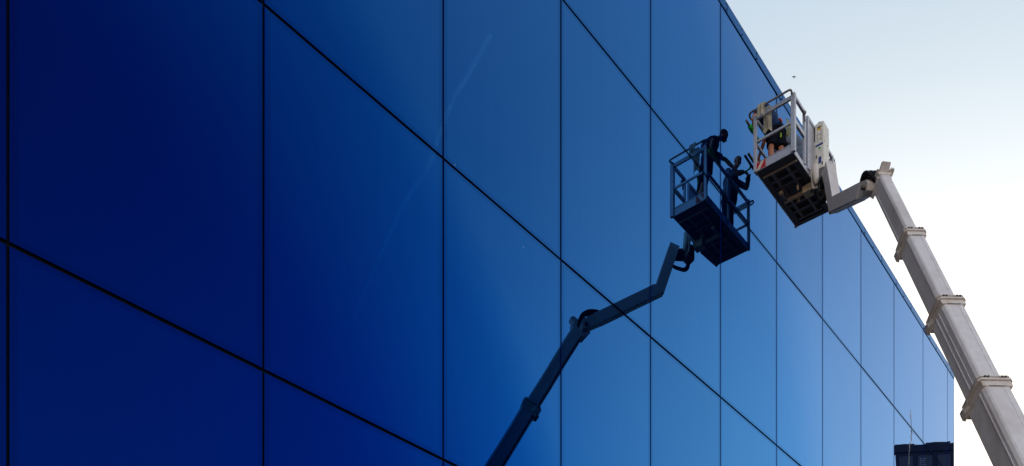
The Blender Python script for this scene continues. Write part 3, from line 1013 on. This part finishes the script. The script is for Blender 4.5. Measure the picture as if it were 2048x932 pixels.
def worker(name, label, J, cloth, face_up=(0, 0, 1)):
    """J: joints dict.  returns the Empty; builds body + clothes"""
    r = empty(name, label, 'person', loc=J['pelvis'])
    I = Matrix.Translation(-Vector(J['pelvis']))
    V = {k: Vector(v) for k, v in J.items()}
    body = bmesh.new()
    P, m3 = head(body, V['head'], V['face'], V['headup'])
    add_tube(body, [V['neck'] - (V['head'] - V['neck']).normalized() * 0.03, V['neck'].lerp(V['head'], 0.35), V['head'] - V['headup'].normalized() * 0.04], [0.062, 0.055, 0.056], 14)
    across = (V['rsh'] - V['lsh']).normalized()
    # torso core
    spine = (V['neck'] - V['pelvis'])
    sp = spine.normalized()
    fr = across.cross(sp).normalized()
    t3 = Matrix((across, fr, sp)).transposed()
    torso = [(V['pelvis'], (0.160, 0.115, 0.115)), (V['pelvis'].lerp(V['chest'], 0.55), (0.142, 0.105, 0.15)), (V['chest'], (0.170, 0.120, 0.155)), (V['chest'].lerp(V['neck'], 0.55), (0.165, 0.095, 0.085))]
    for c, rr in torso:
        add_ball(body, c, rr, 16, t3)
    for q in 'lr':
        add_ball(body, V[q + 'sh'], (0.062, 0.062, 0.062), 12)
        add_tube(body, [V['chest'].lerp(V[q + 'sh'], 0.4), V[q + 'sh']], [0.07, 0.062], 12)
        a, b, c = V[q + 'sh'], V[q + 'el'], V[q + 'wr']
        add_tube(body, [a, a.lerp(b, 0.35), a.lerp(b, 0.7), b, b.lerp(c, 0.3), b.lerp(c, 0.7), c, c + (c - b).normalized() * 0.02],
                 [0.055, 0.053, 0.044, 0.040, 0.043, 0.034, 0.027, 0.024], 12)
        hp, kn, an = V[q + 'hip'], V[q + 'kn'], V[q + 'an']
        add_tube(body, [hp, hp.lerp(kn, 0.3), hp.lerp(kn, 0.75), kn, kn.lerp(an, 0.3), kn.lerp(an, 0.7), an],
                 [0.088, 0.086, 0.064, 0.057, 0.060, 0.045, 0.038], 14)
        tw_ = (V[q + 'toe'] - an)
        add_tube(body, [an, an + Vector((0, 0, -0.04)) + tw_ * 0.3, V[q + 'toe']], [0.038, 0.038, 0.03], 10)
        hand(body, c, V[q + 'hd'], V[q + 'pn'], V[q + 'th'].x, V[q + 'th'].y)
    bmesh.ops.transform(body, matrix=I, verts=body.verts[:])
    remeshed('body', body, 'skin', r, 0.0075)
    # hair: a close cap with a ragged hairline
    if cloth.get('hair'):
        hb = bmesh.new()
        vsx = add_ball(hb, P(0, -0.016, 0.036), (0.081, 0.099, 0.090), 26, m3)
        kill = [v for v in hb.verts if (m3.transposed() @ (v.co - V['head'])).z < (0.052 if (m3.transposed() @ (v.co - V['head'])).y > 0.03 else -0.03) + random.uniform(-0.006, 0.006)]
        bmesh.ops.delete(hb, geom=kill, context='VERTS')
        ge = bmesh.ops.solidify(hb, geom=hb.faces[:], thickness=-0.006)
        bmesh.ops.transform(hb, matrix=I, verts=hb.verts[:])
        link_mesh('hair', hb, 'hair', r, True)
    for q in (-1, 1):
        eb = bmesh.new()
        add_ball(eb, P(q * 0.030, 0.080, -0.001), (0.009, 0.006, 0.005), 8, m3)
        bmesh.ops.transform(eb, matrix=I, verts=eb.verts[:])
        link_mesh('eye', eb, 'black', r, True)
    # shirt
    sb = bmesh.new()
    g = cloth.get('loose', 0.016)
    for c_, r_ in cloth.get('folds', ()):
        add_ball(sb, c_, r_, 14)
    for i_, (c, rr) in enumerate(torso):
        if i_ == 0:
            c = c + sp * 0.03
        add_ball(sb, c, [x_ + g for x_ in rr], 16, t3)
    for q in 'lr':
        a, b, c = V[q + 'sh'], V[q + 'el'], V[q + 'wr']
        add_ball(sb, a, (0.080,) * 3, 12)
        add_tube(sb, [V['chest'].lerp(a, 0.4), a], [0.085, 0.08], 12)
        if cloth['sleeve'] == 'short':
            add_tube(sb, [a, a.lerp(b, 0.4), a.lerp(b, 0.72)], [0.076, 0.072, 0.070], 12)
        else:
            pts = [a, a.lerp(b, 0.3), a.lerp(b, 0.65), b, b.lerp(c, 0.3), b.lerp(c, 0.65), b.lerp(c, 0.93)]
            add_tube(sb, pts, [0.076, 0.070, 0.066, 0.060, 0.058, 0.052, 0.046], 12)
            for t_ in (0.25, 0.5, 0.8):          # creases
                add_ball(sb, a.lerp(b, t_) + Vector((0.01, 0.01, -0.006)), (0.072, 0.072, 0.03), 10)
    # hanging shirt tail with folds
    for k in range(14):
        an_ = k * 2 * math.pi / 14
        base = V['pelvis'] + sp * 0.08 + across * 0.155 * math.cos(an_) + fr * 0.112 * math.sin(an_)
        add_tube(sb, [base + sp * 0.06, base - Vector((0, 0, 0.10)) + (across * math.cos(an_) + fr * math.sin(an_)) * 0.02], [0.022, 0.018 + 0.006 * (k % 2)], 8)
    bmesh.ops.transform(sb, matrix=I, verts=sb.verts[:])
    remeshed('shirt', sb, cloth['shirt'], r, 0.011)
    # shorts / trousers
    tb = bmesh.new()
    add_ball(tb, V['pelvis'], (0.178, 0.135, 0.125), 16, t3)
    for q in 'lr':
        hp, kn, an = V[q + 'hip'], V[q + 'kn'], V[q + 'an']
        if cloth['leg'] == 'short':
            add_tube(tb, [hp + Vector((0, 0, 0.05)), hp.lerp(kn, 0.4), hp.lerp(kn, 0.86)], [0.112, 0.108, 0.098], 14)
            add_box(tb, (-0.03, -0.05, -0.09), (0.03, 0.05, 0.06), 0.01, Matrix.Translation(hp.lerp(kn, 0.5) + across * (0.085 if q == 'r' else -0.085)) @ t3.to_4x4())
        else:
            add_tube(tb, [hp + Vector((0, 0, 0.05)), hp.lerp(kn, 0.5), kn, kn.lerp(an, 0.5), kn.lerp(an, 0.95)], [0.108, 0.094, 0.082, 0.080, 0.075], 14)
    bmesh.ops.transform(tb, matrix=I, verts=tb.verts[:])
    remeshed('shorts' if cloth['leg'] == 'short' else 'trousers', tb, cloth['pants'], r, 0.012)
    # boots
    for q in 'lr':
        bb = bmesh.new()
        an, toe = V[q + 'an'], V[q + 'toe']
        add_tube(bb, [an + Vector((0, 0, 0.10)), an, an + Vector((0, 0, -0.04))], [0.056, 0.054, 0.052], 12)
        hz = ZF + 0.045
        hl = Vector((an.x, an.y, hz)) - (Vector((toe.x, toe.y, 0)) - Vector((an.x, an.y, 0))).normalized() * 0.05
        add_tube(bb, [hl, Vector((an.x, an.y, hz + 0.01)), Vector((toe.x, toe.y, hz - 0.005)).lerp(Vector((an.x, an.y, hz)), 0.25), Vector((toe.x, toe.y, hz - 0.008))], [0.042, 0.05, 0.048, 0.036], 12)
        for v in bb.verts:
            v.co.z = max(v.co.z, ZF + 0.002)
        bmesh.ops.transform(bb, matrix=I, verts=bb.verts[:])
        remeshed('boot', bb, 'boot', r, 0.012)
    return r, V, I, t3


# worker nearest the camera: bent over the wall-side rail, facing along the facade
J1 = dict(pelvis=(17.47, -0.82, 16.79), chest=(17.39, -0.66, 17.10), neck=(17.49, -0.55, 17.34), head=(17.70, -0.48, 17.51),
          face=(0.78, 0.30, -0.42), headup=(0.20, 0.10, 0.95),
          rsh=(17.57, -0.72, 17.19), lsh=(17.29, -0.52, 17.19),
          rel=(17.74, -0.46, 17.02), rwr=(17.83, -0.26, 16.74), rhd=(0.25, 0.55, -0.8), rpn=(0.6, 0.4, 0.3), rth=(1, 0.55, 0),
          lel=(17.16, -0.47, 17.07), lwr=(17.10, -0.48, 16.88), lhd=(0.2, 0.0, -1), lpn=(0.9, -0.3, 0.1), lth=(-1, 1.0, 0),
          rhip=(17.53, -0.88, 16.72), lhip=(17.41, -0.77, 16.72), rkn=(17.46, -0.92, 16.33), lkn=(17.30, -0.77, 16.34),
          ran=(17.38, -0.97, 15.96), lan=(17.22, -0.82, 15.96), rtoe=(17.50, -0.88, 15.91), ltoe=(17.36, -0.74, 15.91))
w1, V1, I1, t31 = worker('person', 'person in navy shirt and black shorts bent over the basket rail, bare arm reaching down', J1,
                         dict(shirt='navyshirt', sleeve='short', leg='short', pants='shorts', hair=True, loose=0.03,
                              folds=(((17.37, -0.59, 17.22), (0.15, 0.14, 0.11)), ((17.29, -0.66, 17.10), (0.15, 0.15, 0.17)), ((17.42, -0.73, 16.97), (0.16, 0.14, 0.16)))))
# tool-belt tabs
for (p, s_, mt_, nm) in (((17.36, -0.955, 16.86), (0.055, 0.014, 0.018), 'orange', 'belt_tab'), ((17.40, -0.94, 16.58), (0.016, 0.012, 0.045), 'lime', 'belt_tab')):
    b_ = bmesh.new()
    add_box(b_, [a - c for a, c in zip(p, s_)], [a + c for a, c in zip(p, s_)], 0.004)
    bmesh.ops.transform(b_, matrix=I1, verts=b_.verts[:])
    link_mesh(nm, b_, mt_, w1)

# second worker further along, upright and facing the glass
J2 = dict(pelvis=(18.60, -0.84, 16.80), chest=(18.60, -0.78, 17.16), neck=(18.61, -0.70, 17.40), head=(18.63, -0.61, 17.59),
          face=(-0.35, 0.80, -0.35), headup=(-0.05, 0.25, 0.95),
          rsh=(18.79, -0.74, 17.30), lsh=(18.42, -0.74, 17.30),
          rel=(18.84, -0.50, 17.08), rwr=(18.52, -0.30, 17.0), rhd=(-0.8, 0.4, -0.1), rpn=(0, 0.3, -1), rth=(1, 0.6, 0),
          lel=(18.26, -0.62, 17.08), lwr=(18.27, -0.33, 17.00), lhd=(0.0, 0.9, -0.35), lpn=(0.2, 0, -1), lth=(-1, 0.8, 0),
          rhip=(18.68, -0.86, 16.72), lhip=(18.52, -0.86, 16.72), rkn=(18.70, -0.84, 16.32), lkn=(18.50, -0.82, 16.32),
          ran=(18.70, -0.90, 15.96), lan=(18.48, -0.90, 15.96), rtoe=(18.72, -0.74, 15.91), ltoe=(18.46, -0.74, 15.91))
w2, V2, I2, t32 = worker('person', 'person in grey blue work clothes standing behind the other worker, arms out towards the glass', J2,
                         dict(shirt='greycloth', sleeve='long', leg='long', pants='trouser', hair=False, loose=0.032,
                              folds=(((18.60, -0.76, 17.0), (0.21, 0.15, 0.2)), ((18.62, -0.80, 16.86), (0.21, 0.16, 0.24)))))
# sleeves end in gloves
for q in 'lr':
    gb = bmesh.new()
    c = V2[q + 'wr']
    hand(gb, c, V2[q + 'hd'], V2[q + 'pn'], V2[q + 'th'].x, V2[q + 'th'].y)
    add_tube(gb, [c - (c - V2[q + 'el']).normalized() * 0.08, c + V2[q + 'hd'].normalized() * 0.03], [0.05, 0.04], 12)
    bmesh.ops.transform(gb, matrix=Matrix.Translation(c) @ Matrix.Scale(1.12, 4) @ Matrix.Translation(-c), verts=gb.verts[:])
    bmesh.ops.transform(gb, matrix=I2, verts=gb.verts[:])
    remeshed('glove', gb, 'glovegreen' if q == 'l' else 'redsleeve', w2, 0.007)


# ------------------------------------------------------------------ cloths and tools
def draped(name, label, mat, y0, y1, front, back, xr, zr, folds, th=0.006, flare=0.0):
    """cloth folded over the end rail (rail runs along y at x = xr)"""
    o = bmesh.new()
    ny, rows = 22, 26
    Lt = front + back
    grid = []
    for i in range(rows + 1):
        s_ = i / rows * Lt
        row = []
        for j in range(ny + 1):
            v = j / ny
            y = y0 + (y1 - y0) * v
            amp = 0.016 * min(1, abs(s_ - front) / 0.12)
            wav = math.sin(v * folds * math.pi * 2 + s_ * 3) * amp + math.sin(v * folds * 4.3 + 1.7) * amp * 0.6
            yy = y + math.sin(s_ * 7 + v * 3) * 0.008 + flare * (v - 0.5) * max(0, (s_ - front)) * 0.6
            ragged = 0.05 * math.sin(v * 7.1 + 0.6) + 0.025 * math.sin(v * 19)
            if s_ < front:
                z = zr - (front - s_) * (1 + ragged * 2)
                x = xr - 0.045 - 0.01 + wav
            else:
                z = zr - (s_ - front) * (1 + ragged)
                x = xr + 0.045 + wav
            k = abs(s_ - front)
            if k < 0.06:
                x = xr + (s_ - front) / 0.06 * 0.05
                z = zr + 0.02 * (1 - (k / 0.06) ** 2)
            row.append(o.verts.new((x, yy, z)))
        grid.append(row)
    for i in range(rows):
        for j in range(ny):
            o.faces.new((grid[i][j], grid[i][j + 1], grid[i + 1][j + 1], grid[i + 1][j]))
    bmesh.ops.solidify(o, geom=o.faces[:], thickness=th)
    return tag(link_mesh(name, o, mat, None, True), label, 'cloth')


draped('cleaning_cloth', 'white cleaning cloth folded over the rounded end hand rail of the basket', 'cloth', -0.85, -0.69, 0.24, 0.05, X0 - 0.15, ZR + 0.04, 2.0)
draped('cleaning_cloth', 'longer cream cloth hanging inside below the white one on the end rail', 'cloth', -0.89, -0.71, 0.04, 0.42, X0, ZR + 0.04, 1.6)
# speckled rag tucked in the first worker's belt
rg = bmesh.new()
ny, rows = 10, 14
g_ = []
for i in range(rows + 1):
    z = 17.00 - i / rows * 0.34
    wd = 0.05 + 0.045 * math.sin(min(1, i / rows * 1.6) * math.pi / 2)
    g_.append([rg.verts.new((17.60 + wd * 2 * (j / ny - 0.5) + 0.02 * math.sin(i * 0.4), -1.00 + 0.016 * math.sin(j * 1.6 + i * 0.3) - 0.02 * math.sin(i / rows * 3), z)) for j in range(ny + 1)])
for i in range(rows):
    for j in range(ny):
        rg.faces.new((g_[i][j], g_[i][j + 1], g_[i + 1][j + 1], g_[i + 1][j]))
bmesh.ops.solidify(rg, geom=rg.faces[:], thickness=0.012)
tag(link_mesh('cleaning_rag', rg, 'rag', None, True), 'pale green speckled rag hanging at the hip of the worker in shorts', 'rag')

# green-sleeved pole tool held by the first worker
tl = empty('scrubber_pole', 'bright green scrubber sleeve on a grey pole sticking out past the basket corner post', 'cleaning tool', loc=(16.84, -0.45, 16.78))
A_ = Vector((16.84, -0.45, 16.80))
B_ = Vector((17.46, -0.45, 16.74))
dv = (B_ - A_)
def tool_part(nm, t0, t1, r_, mat, seg=12):
    b = bmesh.new()
    add_tube(b, [dv * t0, dv * (t0 + 0.02), dv * (t1 - 0.02), dv * t1], [r_ * 0.8, r_, r_, r_ * 0.8], seg)
    return link_mesh(nm, b, mat, tl, True)
tl.location = A_
tool_part('grip', 0.0, 0.30, 0.021, 'toolgrey')
tool_part('sleeve', 0.24, 0.52, 0.042, 'toolgreen')
tool_part('sleeve', 0.55, 1.0, 0.030, 'toolgreen')
tool_part('sleeve_clip', 0.515, 0.555, 0.031, 'toolgrey')

# squeegee pressed on the glass by the second worker
sq = empty('window_squeegee', 'black squeegee with a green grip pressed to the glass left of the basket', 'squeegee', loc=(18.1, -0.06, 16.87))
I_ = Vector((18.1, -0.06, 16.87))
b = bmesh.new()
add_beam(b, Vector((17.80, -0.045, 16.93)) - I_, Vector((18.42, -0.045, 16.88)) - I_, 0.03, 0.035, (0, 0, 1), 0.004)
link_mesh('channel', b, 'black', sq)
b = bmesh.new()
add_beam(b, Vector((17.80, -0.022, 16.925)) - I_, Vector((18.42, -0.022, 16.875)) - I_, 0.010, 0.022, (0, 0, 1), 0.0)
link_mesh('blade', b, 'rubber', sq)
b = bmesh.new()
add_tube(b, [Vector((18.12, -0.06, 16.90)) - I_, Vector((18.2, -0.11, 16.93)) - I_, Vector((18.28, -0.24, 16.98)) - I_], [0.022, 0.02, 0.018], 10)
link_mesh('handle', b, 'toolgreen', sq, True)

# ------------------------------------------------------------------ bird and contrail
bd = empty('bird', 'tiny dark bird in flight above the basket against the pale sky', 'bird', loc=(57.96, 15.9, 54.93))
b = bmesh.new()
add_tube(b, [(-0.28, 0, 0), (-0.18, 0, 0), (0.0, 0, 0.01), (0.16, 0, 0.0), (0.22, 0, 0.0), (0.27, 0, -0.01)], [0.02, 0.05, 0.07, 0.05, 0.035, 0.006], 10)
link_mesh('body', b, 'bird', bd, True)
for s_ in (-1, 1):
    b = bmesh.new()
    pts = [(0.08, 0.04 * s_, 0.02), (0.12, 0.22 * s_, 0.10), (-0.02, 0.46 * s_, 0.03), (-0.06, 0.22 * s_, 0.05), (-0.08, 0.04 * s_, 0.02)]
    f = b.faces.new([b.verts.new(p) for p in pts])
    bmesh.ops.solidify(b, geom=b.faces[:], thickness=0.02)
    link_mesh('wing', b, 'bird', bd)
bd.rotation_euler = (0, 0.2, 0.9)
bd.scale = (0.38, 0.38, 0.38)

m, t, out = new_mat('ice_crystal_trail')
vsn = t.nodes.new('ShaderNodeVolumeScatter')
vsn.inputs['Density'].default_value = 0.024
vsn.inputs['Anisotropy'].default_value = 0.5
vsn.inputs['Color'].default_value = (1, 1, 1, 1)
t.links.new(vsn.outputs[0], out.inputs['Volume'])
M['trail'] = m
b = bmesh.new()
pts = [(719, -630, 901), (744, -705, 901), (775, -770, 903), (801, -812, 899), (812, -860, 901), (844, -934, 901), (890, -1030, 900), (940, -1137, 901)]
add_tube(b, arc_path(pts, 30, 4), 3.2, 10)
for v in b.verts:
    v.co += Vector((random.uniform(-2, 2), random.uniform(-2, 2), random.uniform(-1, 1)))
tag(link_mesh('contrail', b, m, None, True), 'faint thin white contrail mirrored in the middle panes', 'contrail')
